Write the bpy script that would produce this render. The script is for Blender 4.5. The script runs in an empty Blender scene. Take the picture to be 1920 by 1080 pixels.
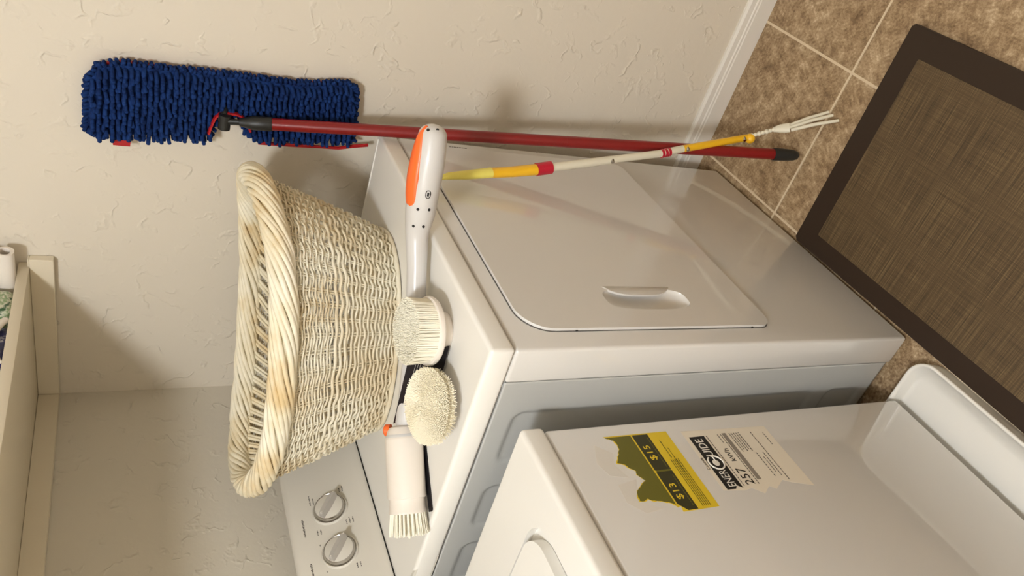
import bpy, bmesh, math, random
from mathutils import Vector, Matrix
random.seed(7)
scene = bpy.context.scene
COL = scene.collection
PI = math.pi

# ---------------------------------------------------------------- camera
cam_d = bpy.data.cameras.new('camera'); cam = bpy.data.objects.new('camera', cam_d); COL.objects.link(cam)
RIGHT = Vector((-0.35818483, -0.28501346, -0.88908433))
UP = Vector((0.60837607, -0.79359432, 0.00930618))
BACK = Vector((-0.70822467, -0.53756431, 0.45764882))
M = Matrix((RIGHT, UP, BACK)).transposed().to_4x4()
M.translation = Vector((-0.73021081, -0.66941658, 1.40146843))
cam.matrix_world = M
cam_d.sensor_width = 36.0; cam_d.lens = 1430.74 / 1920 * 36.0; cam_d.clip_start = 0.05
scene.camera = cam
# ---------------------------------------------------------------- world, lights, exposure
w = bpy.data.worlds.new('world'); scene.world = w; w.use_nodes = True
w.node_tree.nodes['Background'].inputs[0].default_value = (1.0, 0.95, 0.88, 1)
w.node_tree.nodes['Background'].inputs[1].default_value = 0.05
ld = bpy.data.lights.new('ceiling_bulb', 'POINT'); ld.energy = 108; ld.color = (0.89, 0.94, 1.0); ld.shadow_soft_size = 0.13
lo = bpy.data.objects.new('ceiling_bulb', ld); COL.objects.link(lo); lo.location = (-1.48, -0.52, 2.34)
scene.view_settings.view_transform = 'Standard'; scene.view_settings.look = 'None'
scene.view_settings.exposure = 0.0; scene.view_settings.gamma = 1.0
scene.view_settings.use_curve_mapping = False

# ---------------------------------------------------------------- materials
def lin(c):
    return tuple(((v/255)/12.92 if v/255 <= 0.04045 else ((v/255+0.055)/1.055)**2.4) for v in c)
def mat(name, rgb, rough=0.5, coat=0.0, metal=0.0, coat_rough=0.05, spec=0.5, sss=0.0):
    m = bpy.data.materials.new(name); m.use_nodes = True
    b = m.node_tree.nodes['Principled BSDF']
    b.inputs['Base Color'].default_value = (*lin(rgb), 1)
    b.inputs['Roughness'].default_value = rough
    b.inputs['Metallic'].default_value = metal
    b.inputs['Specular IOR Level'].default_value = spec
    b.inputs['Coat Weight'].default_value = coat
    b.inputs['Coat Roughness'].default_value = coat_rough
    if coat >= 1: b.inputs['Coat IOR'].default_value = 1.6
    return m
class N:
    """tiny node helper"""
    def __init__(s, m): s.t = m.node_tree; s.b = s.t.nodes['Principled BSDF']
    def new(s, typ, **kw):
        n = s.t.nodes.new(typ)
        for k, v in kw.items():
            if k in n.inputs: n.inputs[k].default_value = v
            else: setattr(n, k, v)
        return n
    def link(s, a, b): s.t.links.new(a, b)
    def math(s, op, a, b=None, c=None):
        n = s.t.nodes.new('ShaderNodeMath'); n.operation = op
        for i, v in enumerate((a, b, c)):
            if v is None: continue
            if isinstance(v, (int, float)): n.inputs[i].default_value = v
            else: s.link(v, n.inputs[i])
        return n.outputs[0]
    def mix(s, f, a, b):
        n = s.t.nodes.new('ShaderNodeMix'); n.data_type = 'RGBA'
        if isinstance(f, (int, float)): n.inputs[0].default_value = f
        else: s.link(f, n.inputs[0])
        for i, v in ((6, a), (7, b)):
            if isinstance(v, tuple): n.inputs[i].default_value = (*v, 1)
            else: s.link(v, n.inputs[i])
        return n.outputs[2]
    def ramp(s, f, stops):
        n = s.t.nodes.new('ShaderNodeValToRGB'); s.link(f, n.inputs[0])
        e = n.color_ramp.elements
        while len(e) < len(stops): e.new(0.5)
        for i, (p, c) in enumerate(stops): e[i].position = p; e[i].color = (*c, 1)
        return n.outputs[0]
    def noise(s, vec, scale, detail=3, rough=0.5):
        n = s.t.nodes.new('ShaderNodeTexNoise'); n.inputs['Scale'].default_value = scale
        n.inputs['Detail'].default_value = detail; n.inputs['Roughness'].default_value = rough
        s.link(vec, n.inputs['Vector']); return n.outputs['Fac']
    def mapping(s, vec, scale=(1,1,1), rot=(0,0,0)):
        n = s.t.nodes.new('ShaderNodeMapping'); n.inputs['Scale'].default_value = scale; n.inputs['Rotation'].default_value = rot
        s.link(vec, n.inputs['Vector']); return n.outputs[0]
    def obj(s):
        return s.new('ShaderNodeTexCoord').outputs['Object']
    def bump(s, h, strength, dist=0.001):
        n = s.t.nodes.new('ShaderNodeBump'); n.inputs['Strength'].default_value = strength; n.inputs['Distance'].default_value = dist
        s.link(h, n.inputs['Height']); s.link(n.outputs[0], s.b.inputs['Normal'])
    def color(s, c): s.link(c, s.b.inputs['Base Color'])

def wall_material(name, rgb):
    m = mat(name, rgb, rough=0.72, spec=0.25); n = N(m); o = n.obj()
    warp = n.new('ShaderNodeVectorMath', operation='ADD')
    nn = n.new('ShaderNodeTexNoise', Scale=9.0, Detail=4.0); n.link(o, nn.inputs['Vector'])
    sc = n.new('ShaderNodeVectorMath', operation='SCALE'); sc.inputs['Scale'].default_value = 0.10
    n.link(nn.outputs['Color'], sc.inputs[0]); n.link(o, warp.inputs[0]); n.link(sc.outputs[0], warp.inputs[1])
    a = n.noise(warp.outputs[0], 15, 2, 0.5)
    ridge = n.math('SUBTRACT', 1.0, n.math('MULTIPLY', n.math('ABSOLUTE', n.math('SUBTRACT', a, 0.5)), 26.0))
    ridge = n.math('MAXIMUM', ridge, 0.0)
    gate = n.noise(o, 24, 3, 0.6)
    gate = n.math('MAXIMUM', n.math('MULTIPLY', n.math('SUBTRACT', gate, 0.47), 6.0), 0.0)
    gate = n.math('MINIMUM', gate, 1.0)
    ridge = n.math('MULTIPLY', ridge, gate)
    soft = n.noise(o, 9, 3, 0.5)
    fine = n.noise(o, 160, 2, 0.5)
    h = n.math('ADD', n.math('MULTIPLY', ridge, 1.0), n.math('MULTIPLY', soft, 1.4))
    h = n.math('ADD', h, n.math('MULTIPLY', fine, 0.10))
    n.bump(h, 0.75, 0.0021)
    return m

M_WALL = wall_material('textured_wall_paint', (224, 214, 197))
M_WALL2 = wall_material('back_wall_paint', (216, 208, 192))
M_CEIL = mat('ceiling_paint', (228, 220, 206), 0.8)
M_TRIM = mat('white_trim_paint', (232, 226, 216), 0.35, coat=0.15)
M_SHELF = mat('shelf_paint', (228, 216, 192), 0.45)

def enamel(name, rgb):
    return mat(name, rgb, rough=0.40, coat=1.0, coat_rough=0.035, spec=0.4)
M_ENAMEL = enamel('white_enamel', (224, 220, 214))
M_ENAMEL_SIDE = enamel('shaded_side_enamel', (188, 188, 184))  # darker copy of the white enamel, side shading put into the colour
M_TOP = mat('white_top_enamel', (243, 239, 231), 0.42, coat=0.3, coat_rough=0.15)
M_CONSOLE = mat('console_plastic', (216, 210, 198), 0.4, coat=0.2, coat_rough=0.2)
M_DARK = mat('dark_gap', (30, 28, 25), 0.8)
M_RUBBER = mat('black_rubber', (24, 24, 24), 0.55)
M_CHROME = mat('satin_chrome', (190, 186, 180), 0.22, metal=1.0)
M_PRINT = mat('grey_print', (84, 78, 72), 0.6)
M_PAN = mat('white_pan_plastic', (236, 232, 224), 0.28, coat=0.3, coat_rough=0.15)

def tile_material():
    m = mat('beige_floor_tile', (150, 124, 96), 0.45, spec=0.4); n = N(m); o = n.obj()
    sp = n.new('ShaderNodeSeparateXYZ'); n.link(o, sp.inputs[0])
    T = 0.356; G = 0.0028
    def edge(c, off):
        f = n.math('FRACT', n.math('DIVIDE', n.math('SUBTRACT', c, off), T))
        d = n.math('MINIMUM', f, n.math('SUBTRACT', 1.0, f))
        return n.math('MULTIPLY', d, T)
    d = n.math('MINIMUM', edge(sp.outputs[0], 0.4555-2*T*5), edge(sp.outputs[1], -0.3615-T*10))
    g = n.math('LESS_THAN', d, G)
    a = n.noise(o, 38, 6, 0.68); b = n.noise(o, 150, 4, 0.7); c = n.noise(o, 9, 3, 0.5)
    mixv = n.math('ADD', n.math('ADD', n.math('MULTIPLY', a, 0.5), n.math('MULTIPLY', b, 0.35)), n.math('MULTIPLY', c, 0.15))
    col = n.ramp(mixv, [(0.38, lin((108, 84, 58))), (0.47, lin((148, 122, 91))), (0.55, lin((178, 153, 120))), (0.63, lin((212, 193, 162)))])
    gc = n.mix(n.noise(o, 60, 3), lin((208, 190, 160)), lin((226, 210, 182)))
    n.color(n.mix(g, col, gc))
    h = n.math('ADD', n.math('MULTIPLY', n.math('MINIMUM', n.math('MULTIPLY', d, 1/0.006), 1.0), 1.0), n.math('MULTIPLY', b, 0.25))
    n.bump(h, 0.6, 0.0015)
    return m
M_TILE = tile_material()

def weave_material():
    m = mat('brown_woven_vinyl', (96, 76, 50), 0.55); n = N(m); o = n.obj()
    s1 = n.noise(n.mapping(o, (520, 7, 1)), 1.0, 3, 0.6)
    s2 = n.noise(n.mapping(o, (9, 420, 1)), 1.0, 2, 0.6)
    v = n.math('ADD', n.math('MULTIPLY', s1, 0.70), n.math('MULTIPLY', s2, 0.30))
    n.color(n.ramp(v, [(0.34, lin((54, 40, 22))), (0.5, lin((86, 68, 43))), (0.66, lin((118, 98, 66)))]))
    n.bump(v, 0.5, 0.001); return m
M_WEAVE = weave_material()
M_MATEDGE = mat('dark_brown_vinyl', (50, 37, 27), 0.55, spec=0.3)

def wicker_material(name, a, b, c):
    m = mat(name, b, 0.5, spec=0.35); n = N(m); o = n.obj()
    v = n.noise(o, 10, 3, 0.55)
    n.color(n.ramp(v, [(0.30, lin(a)), (0.46, lin(b)), (0.62, lin(c))]))
    n.bump(n.noise(o, 120, 2), 0.12, 0.0004); return m
M_WICK = wicker_material('whitewashed_wicker', (212, 192, 156), (226, 212, 182), (236, 228, 206))
M_WICK_RIM = wicker_material('whitewashed_willow_rope', (222, 196, 148), (238, 226, 196), (246, 238, 216))

def noodle_material():
    m = mat('blue_chenille', (26, 58, 128), 0.9, spec=0.15); n = N(m); o = n.obj()
    n.color(n.ramp(n.noise(o, 70, 3), [(0.3, lin((14, 34, 78))), (0.7, lin((28, 58, 116)))]))
    n.bump(n.noise(o, 700, 3, 0.7), 0.8, 0.0012); return m
M_BLUE = noodle_material()
M_REDTRIM = mat('red_mop_trim', (176, 20, 26), 0.5)
M_REDPOLE = mat('red_painted_steel', (128, 14, 14), 0.35, coat=0.15, coat_rough=0.12)
M_BLACKP = mat('black_plastic', (34, 34, 32), 0.45)
M_GREYP = mat('light_grey_plastic', (214, 210, 206), 0.35, coat=0.2, coat_rough=0.15)
M_WHITEP = mat('white_plastic', (240, 230, 218), 0.35, coat=0.15)
M_ORANGE = mat('orange_rubber', (255, 112, 44), 0.4, coat=0.1, coat_rough=0.3)
M_BRISTLE = mat('cream_bristle', (253, 247, 228), 0.6)
M_WOOL = mat('cream_fleece', (255, 246, 222), 0.85)
M_YEL = mat('amber_yellow_plastic', (244, 188, 34), 0.35, coat=0.3)
M_PALEYEL = mat('pale_yellow_plastic', (238, 224, 108), 0.4, coat=0.2)
M_REDBAND = mat('crimson_plastic', (186, 16, 46), 0.35, coat=0.2)
M_CREAMP = mat('ivory_plastic', (226, 218, 196), 0.4, coat=0.2)
M_LABEL_W = mat('white_label_paper', (232, 222, 204), 0.5)
M_LABEL_Y = mat('yellow_label_paper', (226, 196, 44), 0.5)
M_LABEL_O = mat('olive_label_print', (104, 100, 30), 0.5)
M_LABEL_D = mat('dark_olive_label_print', (54, 52, 26), 0.5)
M_BLACK = mat('black_print', (20, 18, 16), 0.5)
M_WPRINT = mat('white_print', (236, 230, 218), 0.5)
M_GLUE = mat('torn_paper_residue', (224, 218, 209), 0.6)

# ---------------------------------------------------------------- mesh helpers
def new_obj(name, bm, m, parent=None, smooth=True, loc=None, angle=40):
    me = bpy.data.meshes.new(name)
    bmesh.ops.recalc_face_normals(bm, faces=bm.faces[:])
    bm.to_mesh(me); bm.free()
    ms = m if isinstance(m, (list, tuple)) else [m]
    for x in ms: me.materials.append(x)
    if smooth:
        for p in me.polygons: p.use_smooth = True
        try: me.set_sharp_from_angle(angle=math.radians(angle))
        except Exception: pass
    o = bpy.data.objects.new(name, me); COL.objects.link(o)
    if parent: o.parent = parent
    if loc: o.location = loc
    return o
def empty(name, loc, rz, label, cat, group=None):
    o = bpy.data.objects.new(name, None); COL.objects.link(o)
    o.location = loc; o.rotation_euler = (0, 0, rz); o.empty_display_size = 0.05
    tag(o, label, cat, group); return o
def tag(o, label, cat, group=None):
    o['label'] = label; o['category'] = cat
    if group: o['group'] = group
def box(bm, a, b, bev=0.0, seg=2):
    r = bmesh.ops.create_cube(bm, size=1.0)
    vs = r['verts']
    for v in vs:
        v.co = Vector([(a[i]+b[i])/2 + v.co[i]*(b[i]-a[i]) for i in range(3)])
    if bev:
        es = list({e for v in vs for e in v.link_edges})
        bmesh.ops.bevel(bm, geom=es, offset=bev, segments=seg, profile=0.5, affect='EDGES')
def bx(name, a, b, m, parent=None, bev=0.0, seg=2):
    bm = bmesh.new(); box(bm, a, b, bev, seg); return new_obj(name, bm, m, parent)
def prism(bm, pts, f, h0, h1, bev=0.0, seg=2):
    """outline pts (2D) mapped by f(u,v,h) extruded from h0 to h1"""
    va = [bm.verts.new(f(u, v, h0)) for u, v in pts]; vb = [bm.verts.new(f(u, v, h1)) for u, v in pts]
    n = len(pts); fa = bm.faces.new(va); fb = bm.faces.new(vb[::-1])
    for i in range(n): bm.faces.new((va[i], vb[i], vb[(i+1) % n], va[(i+1) % n]))
    if bev:
        es = list(fb.edges) + list(fa.edges)
        bmesh.ops.bevel(bm, geom=es, offset=bev, segments=seg, profile=0.5, affect='EDGES')
def rrect(x0, y0, x1, y1, r, n=8):
    if not isinstance(r, (tuple, list)): r = (r,)*4
    out = []
    for (cx, cy, a0), rr in zip(((x1, y1, 0), (x0, y1, 90), (x0, y0, 180), (x1, y0, 270)), r):
        sx = -1 if cx == x1 else 1; sy = -1 if cy == y1 else 1
        for i in range(n+1):
            a = math.radians(a0 + 90*i/n)
            out.append((cx+sx*rr+rr*math.cos(a), cy+sy*rr+rr*math.sin(a)))
    return out
def frames(P, closed, up=Vector((0, 0, 1))):
    n = len(P); out = []
    for i in range(n):
        if closed: t = P[(i+1) % n]-P[i-1]
        else: t = P[min(i+1, n-1)]-P[max(i-1, 0)]
        if t.length < 1e-9: t = Vector((0, 0, 1))
        t = t.normalized(); u = up - t*up.dot(t)
        if u.length < 1e-3: u = Vector((1, 0, 0)) - t*t.x
        u.normalize(); out.append((t, t.cross(u), u))
    return out
def tube(bm, P, R, closed=False, sides=8, up=Vector((0, 0, 1)), caps=True):
    """R: number or list of numbers / (side, up) radii"""
    P = [Vector(p) for p in P]; n = len(P)
    if isinstance(R, (int, float)): R = [R]*n
    rings = []
    for (t, s, u), p, r in zip(frames(P, closed, up), P, R):
        ra, rb = (r if isinstance(r, tuple) else (r, r))
        rings.append([bm.verts.new(p + s*ra*math.cos(2*PI*k/sides) + u*rb*math.sin(2*PI*k/sides)) for k in range(sides)])
    m = n if closed else n-1
    for i in range(m):
        a, b = rings[i], rings[(i+1) % n]
        for k in range(sides): bm.faces.new((a[k], a[(k+1) % sides], b[(k+1) % sides], b[k]))
    if not closed and caps:
        bm.faces.new(rings[0][::-1]); bm.faces.new(rings[-1])
def capsule_profile(P, R, endr=1.0, n=4):
    """round both ends of a tube path"""
    P = [Vector(p) for p in P]; R = list(R)
    def tr(r, k): return (r[0]*k, r[1]*k) if isinstance(r, tuple) else r*k
    def mx(r): return max(r) if isinstance(r, tuple) else r
    t0 = (P[0]-P[1]).normalized(); t1 = (P[-1]-P[-2]).normalized()
    a = []; ra = []
    for i in range(n, 0, -1):
        th = PI/2*i/n; a.append(P[0]+t0*mx(R[0])*endr*math.sin(th)); ra.append(tr(R[0], max(math.cos(th), 0.03)))
    b = []; rb = []
    for i in range(1, n+1):
        th = PI/2*i/n; b.append(P[-1]+t1*mx(R[-1])*endr*math.sin(th)); rb.append(tr(R[-1], max(math.cos(th), 0.03)))
    return a+P+b, ra+R+rb
def smooth_path(P, R, k=6):
    P = [Vector(p) for p in P]; n = len(P); out = []; rr = []
    def cr(a, b, c, d, t):
        return 0.5*((2*b)+(c-a)*t+(2*a-5*b+4*c-d)*t*t+(3*b-a-3*c+d)*t**3)
    for i in range(n-1):
        p0, p1, p2, p3 = P[max(i-1, 0)], P[i], P[i+1], P[min(i+2, n-1)]
        for j in range(k):
            t = j/k; out.append(cr(p0, p1, p2, p3, t))
            a, b = R[i], R[i+1]
            rr.append(tuple(a[q]*(1-t)+b[q]*t for q in (0, 1)) if isinstance(a, tuple) else a*(1-t)+b*t)
    out.append(P[-1]); rr.append(R[-1]); return out, rr
def cyl(bm, a, b, r0, r1=None, sides=24, bev=0):
    r1 = r0 if r1 is None else r1
    a = Vector(a); b = Vector(b); tube(bm, [a, a.lerp(b, .5), b], [r0, (r0+r1)/2, r1], sides=sides, up=Vector((0.01, 1, 0.02)))
def lathe(bm, prof, origin, axis, sides=40):
    axis = Vector(axis).normalized(); o = Vector(origin)
    u = axis.orthogonal().normalized(); v = axis.cross(u)
    rings = []
    for r, h in prof:
        if r < 1e-6: rings.append([bm.verts.new(o+axis*h)])
        else: rings.append([bm.verts.new(o+axis*h+(u*math.cos(2*PI*k/sides)+v*math.sin(2*PI*k/sides))*r) for k in range(sides)])
    for a, b in zip(rings, rings[1:]):
        for k in range(sides):
            q = []
            for x in ((a, k), (a, k+1), (b, k+1), (b, k)):
                vv = x[0][x[1] % len(x[0])] if len(x[0]) > 1 else x[0][0]
                if vv not in q: q.append(vv)
            if len(q) > 2: bm.faces.new(q)
def bool_cut(o, cutter_bm):
    c = new_obj('cutter_tmp', cutter_bm, M_DARK)
    c.parent = o.parent
    md = o.modifiers.new('b', 'BOOLEAN'); md.operation = 'DIFFERENCE'; md.object = c; md.solver = 'EXACT'
    bpy.context.view_layer.update()
    dg = bpy.context.evaluated_depsgraph_get()
    me = bpy.data.meshes.new_from_object(o.evaluated_get(dg))
    o.modifiers.clear(); o.data = me
    bpy.data.objects.remove(c)
    for p in me.polygons: p.use_smooth = True
    try: me.set_sharp_from_angle(angle=math.radians(32))
    except Exception: pass
def lettering(name, s, loc, size, m, parent, axes=((1, 0, 0), (0, 0, 1), (0, -1, 0)), align='CENTER', sx=1.0, ext=0.00012):
    cu = bpy.data.curves.new('tmp_text', 'FONT'); cu.body = s; cu.size = size; cu.align_x = align; cu.align_y = 'CENTER'; cu.extrude = ext
    t = bpy.data.objects.new('tmp_text', cu); COL.objects.link(t)
    bpy.context.view_layer.update()
    me = bpy.data.meshes.new_from_object(t.evaluated_get(bpy.context.evaluated_depsgraph_get()))
    bpy.data.objects.remove(t)
    X, Y, Z = (Vector(a) for a in axes)
    for v in me.vertices:
        c = v.co.copy(); v.co = X*c.x*sx + Y*c.y + Z*c.z
    me.materials.clear(); me.materials.append(m)
    o = bpy.data.objects.new(name, me); COL.objects.link(o); o.parent = parent; o.location = loc
    return o

# ================================================================ room
XW, YB, XL, YF, ZC = 0.7772, 0.8017, -2.60, -2.90, 2.44
def struct(o): o['kind'] = 'structure'; return o
struct(bx('floor', (XL-.1, YF-.1, -0.08), (XW+.1, YB+.1, 0.0), M_TILE))
struct(bx('ceiling', (XL-.1, YF-.1, ZC), (XW+.1, YB+.1, ZC+.08), M_CEIL))
struct(bx('wall_right', (XW, YF-.1, 0), (XW+.1, YB+.1, ZC), M_WALL))
struct(bx('wall_back', (XL-.1, YB, 0), (XW, YB+.1, ZC), M_WALL2))
struct(bx('wall_left', (XL-.1, YF-.1, 0), (XL, YB, ZC), M_WALL))
struct(bx('wall_front', (XL, YF-.1, 0), (XW, YF, ZC), M_WALL))
def baseboard(name, y0, y1, f):
    # profile (distance from wall, height)
    prof = [(0, 0), (.014, 0), (.014, .042), (.0125, .045), (.0125, .050), (.0105, .053), (.010, .066), (.006, .0718), (0, .0718)]
    bm = bmesh.new()
    a = [bm.verts.new(f(d, z, y0)) for d, z in prof]; b = [bm.verts.new(f(d, z, y1)) for d, z in prof]
    n = len(prof); bm.faces.new(a); bm.faces.new(b[::-1])
    for i in range(n): bm.faces.new((a[i], b[i], b[(i+1) % n], a[(i+1) % n]))
    struct(new_obj(name, bm, M_TRIM, angle=25))
baseboard('baseboard_right', YF, YB, lambda d, z, s: (XW-d, s, z))
baseboard('baseboard_back', XL, XW-.014, lambda d, z, s: (s, YB-d, z))

# ---- wall shelf with its ledger boards
sh = empty('wall_shelf', (0.777, 0.80, 1.566), 0, 'long off-white painted wooden shelf on ledger boards high on the wall', 'shelf')
bm = bmesh.new(); box(bm, (-1.95, -0.380, 0.0), (-0.0004, 0.0012, 0.020), 0.002, 2)
new_obj('shelf_board', bm, M_SHELF, sh)
bm = bmesh.new(); box(bm, (-0.019, -0.398, -0.0435), (-0.0004, 0.0010, 0.0), 0.0015, 1)
box(bm, (-0.019, -0.398, 0.0), (-0.0004, -0.3802, 0.003), 0.0008, 1)
new_obj('end_ledger', bm, M_SHELF, sh)
bm = bmesh.new(); box(bm, (-1.95, -0.0175, -0.0435), (-0.0192, 0.0010, 0.0), 0.0015, 1)
new_obj('back_ledger', bm, M_SHELF, sh)

# ================================================================ dryer
DY = 0.01324
W = 0.684
dr = empty('clothes_dryer', (0, 0, 0), DY, 'white front-loading dryer against the corner, basket on its top', 'dryer')
front = bx('front_panel', (0, 0, 0.010), (W, 0.0662, 0.8845), M_ENAMEL, dr, 0.006, 3)
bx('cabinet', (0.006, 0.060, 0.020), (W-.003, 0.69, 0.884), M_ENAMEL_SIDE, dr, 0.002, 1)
# embossed side sheets
def emboss(y, z):
    h = 0.0022
    def rr(y0, z0, y1, z1, r, w=0.006, dpt=0.0035):
        cy, cz, hy, hz = (y0+y1)/2, (z0+z1)/2, (y1-y0)/2-r, (z1-z0)/2-r
        dx = max(abs(y-cy)-hy, 0); dz = max(abs(z-cz)-hz, 0); d = math.hypot(dx, dz)-r
        t = min(max(-d/w, 0), 1); return dpt*t*t*(3-2*t)
    h += rr(.130, .178, .249, .847, .022) + rr(.306, .178, .418, .847, .022) + rr(.462, .178, .575, .847, .022)
    h += rr(.130, .040, .575, .142, .020)
    return h
for side, nm in ((0, 'side_panel'), (1, 'side_panel')):
    bm = bmesh.new(); ys = [0.0655+i*(0.69-0.0655)/150 for i in range(151)]; zs = [.0195+i*(.884-.0195)/190 for i in range(191)]
    if side: ys = ys[::15]; zs = zs[::19]
    g = [[bm.verts.new(((emboss(y, z) if not side else W-.0022), y, z)) for z in zs] for y in ys]
    for i in range(len(ys)-1):
        for j in range(len(zs)-1): bm.faces.new((g[i][j], g[i][j+1], g[i+1][j+1], g[i+1][j]))
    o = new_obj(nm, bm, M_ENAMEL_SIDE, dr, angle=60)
    md = o.modifiers.new('sol', 'SOLIDIFY'); md.thickness = 0.0012; md.offset = 0
# top
def recess_lid(name, x0, y0, x1, y1, z0, z1, bev, inset, drop, m, parent):
    bm = bmesh.new(); box(bm, (x0, y0, z0), (x1, y1, z1), bev, 4)
    top = max((f for f in bm.faces), key=lambda f: (round(f.calc_center_median().z, 5), f.calc_area()))
    bmesh.ops.inset_region(bm, faces=[top], thickness=inset, depth=0)
    bmesh.ops.inset_region(bm, faces=[top], thickness=0.004, depth=0)
    for v in top.verts: v.co.z -= drop
    es = list(top.edges); bmesh.ops.bevel(bm, geom=es, offset=0.0015, segments=2, profile=.5, affect='EDGES')
    return new_obj(name, bm, m, parent, angle=50)
recess_lid('top_panel', -0.003, -0.004, W+.003, 0.70, 0.8875, 0.9275, 0.0065, 0.004, 0.0016, M_TOP, dr)
# door
bm = bmesh.new()
prism(bm, rrect(.042, .343, .648, .854, (.045, .055, .026, .026), 10), lambda u, v, h: (u, h, v), .014, -0.0062, 0.0022, 3)
door = new_obj('door', bm, M_ENAMEL, dr, angle=50)
bm = bmesh.new(); prism(bm, rrect(.0408, .3418, .6492, .8556, (.045, .055, .026, .026), 10), lambda u, v, h: (u, h, v), .001, -.0012)
gap_shade = new_obj('door_gap_shade', bm, mat('gap_shade_grey', (92, 88, 82), .7), dr, smooth=False)  # dark ring behind the door, standing in for the shadow line round its edge
# scooped finger pull
hz, hx, cx, cz = 0.0885, 0.0300, 0.1190, 0.5800
def scoop(grow, shift):
    cb = bmesh.new(); n = 48; lay = []
    for dep, k in ((-0.02, 1.0), (-0.0062, 1.0), (-0.0030, .97), (0.0010, .88), (0.0050, .70), (0.0066, .45), (.0070, .2)):
        ring = []
        for i in range(n):
            a = 2*PI*i/n; c, s_ = math.cos(a), math.sin(a)
            ux = math.copysign(abs(c)**.62, c)*(hx*k+grow); uz = math.copysign(abs(s_)**.62, s_)*(hz-(1-k)*hx+grow)
            ring.append(cb.verts.new((cx+ux-.004*(1-k), dep+shift, cz+uz)))
        lay.append(ring)
    for a, b in zip(lay, lay[1:]):
        for i in range(n): cb.faces.new((a[i], a[(i+1) % n], b[(i+1) % n], b[i]))
    cb.faces.new(lay[0][::-1]); cb.faces.new(lay[-1]); return cb
bool_cut(door, scoop(0, 0)); bool_cut(front, scoop(.0012, .0012)); bool_cut(gap_shade, scoop(.0012, .0012))
bm = bmesh.new()
hp = []
for i in range(25):
    t = -1+2*i/24; hp.append((cx+.0335-0.0235*(1-abs(t)**3.4), cz+.006+t*.074))
hp = hp + [(cx+.0345, cz+.072), (cx+.0345, cz-.060)]
prism(bm, hp, lambda u, v, h: (u, h, v), -0.0030, -0.0066, 0.0010, 2)
new_obj('finger_grip', bm, M_ENAMEL, door, angle=50)
for z in (.762, .392):
    bx('bumper', (.0405, -.0025, z-.002), (.0425, -.0005, z+.002), M_DARK, door)
# brand print near top right of the front (illegible in the photo: small dark marks)
bm = bmesh.new(); z = .775
for wd in (.0045, .003, .006, .0035, .005, .004, .0055):
    box(bm, (.6555, -.0004, z-wd), (.6640, .0001, z)); z -= wd+.0016
new_obj('brand_mark', bm, M_PRINT, dr, smooth=False)
# feet
for x, y in ((.03, .09), (W-.03, .09), (.03, .62), (W-.03, .62)):
    bm = bmesh.new(); cyl(bm, (x, y, 0.0), (x, y, .022), .018, .015, 16); new_obj('foot', bm, M_RUBBER, dr)
# console
prof = [(.617, .9262), (.6178, .936), (.624, .946), (.630, .958), (.680, 1.078), (.685, 1.0838), (.694, 1.0865), (.716, 1.083), (.724, 1.074), (.728, .9262)]
bm = bmesh.new(); prism(bm, prof, lambda u, v, h: (h, u, v), 0.002, W-.002, 0.003, 2)
con = new_obj('control_console', bm, M_CONSOLE, dr, angle=35)
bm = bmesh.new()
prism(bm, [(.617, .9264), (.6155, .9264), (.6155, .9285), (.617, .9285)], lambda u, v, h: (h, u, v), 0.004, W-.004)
new_obj('groove_shade_strip', bm, M_DARK, con, smooth=False)  # added dark strip, paints the shade in the groove below the console
# sloping end fairings
for x0, x1 in ((-.0028, .002), (W-.002, W+.0028)):
    bm = bmesh.new()
    pr = [(.480, .889), (.492, .914), (.522, .9285), (.60, .932), (.632, .965), (.680, 1.082), (.692, 1.089), (.718, 1.085), (.729, 1.074), (.729, .889)]
    prism(bm, pr, lambda u, v, h: (h, u, v), x0, x1, 0.0012, 2); new_obj('end_fairing', bm, M_CONSOLE, dr, angle=35)
# knobs
fx = Vector((1, 0, 0)); fu = Vector((0, .381, .924)); fn = Vector((0, -.924, .381))
def on_face(x, z, off=0.0):
    # point on the sloping fascia
    y = .630 + (z-.958)*(.050/.120); return Vector((x, y, z)) + fn*off
M_BAR = mat('grey_knob_plastic', (178, 172, 164), 0.4)
def knob(x, z, ang):
    bm = bmesh.new(); c = on_face(x, z)
    lathe(bm, [(.037, 0), (.037, .002), (.0345, .0045), (.033, .0035), (.0325, .0015), (0, .0015)], c, fn, 48)
    base = new_obj('knob', bm, M_CONSOLE, con, angle=45)
    bm = bmesh.new(); lathe(bm, [(.0315, .001), (.0315, .010), (.0295, .0135), (.0285, .0125), (.0282, .006)], c, fn, 48)
    new_obj('chrome_ring', bm, M_CHROME, base)
    bm = bmesh.new(); lathe(bm, [(.0284, .002), (.0284, .0120), (.0270, .0128), (0, .0128)], c, fn, 48)
    new_obj('knob_face', bm, M_CONSOLE, base, angle=45)
    # raised grip bar across the face
    bm = bmesh.new(); d = (fx*math.cos(ang)+fu*math.sin(ang)); s = fn.cross(d)
    out = []
    for i in range(25):
        t = -1+2*i/24; out.append((t*.0275, .0072*(1-.25*t*t)))
    for i in range(25):
        t = 1-2*i/24; out.append((t*.0275, -.0072*(1-.25*t*t)))
    prism(bm, out, lambda u, v, h: c + d*u + s*v*(1-(h-.012)*22) + fn*(h-(abs(u)/.0275)**2*.003*(h > .02)), .012, .0300, .0014, 2)
    new_obj('grip_bar', bm, M_BAR, base, angle=45)
    bm = bmesh.new(); prism(bm, [(-.0265, -.0008), (.0265, -.0008), (.0265, .0008), (-.0265, .0008)], lambda u, v, h: c+d*u+s*v+fn*(h-(abs(u)/.0275)**2*.003), .0299, .0305)
    new_obj('pointer_line', bm, M_WPRINT, base, smooth=False)
knob(.256, 1.008, math.radians(-40)); knob(.152, 1.008, math.radians(-40))
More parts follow.
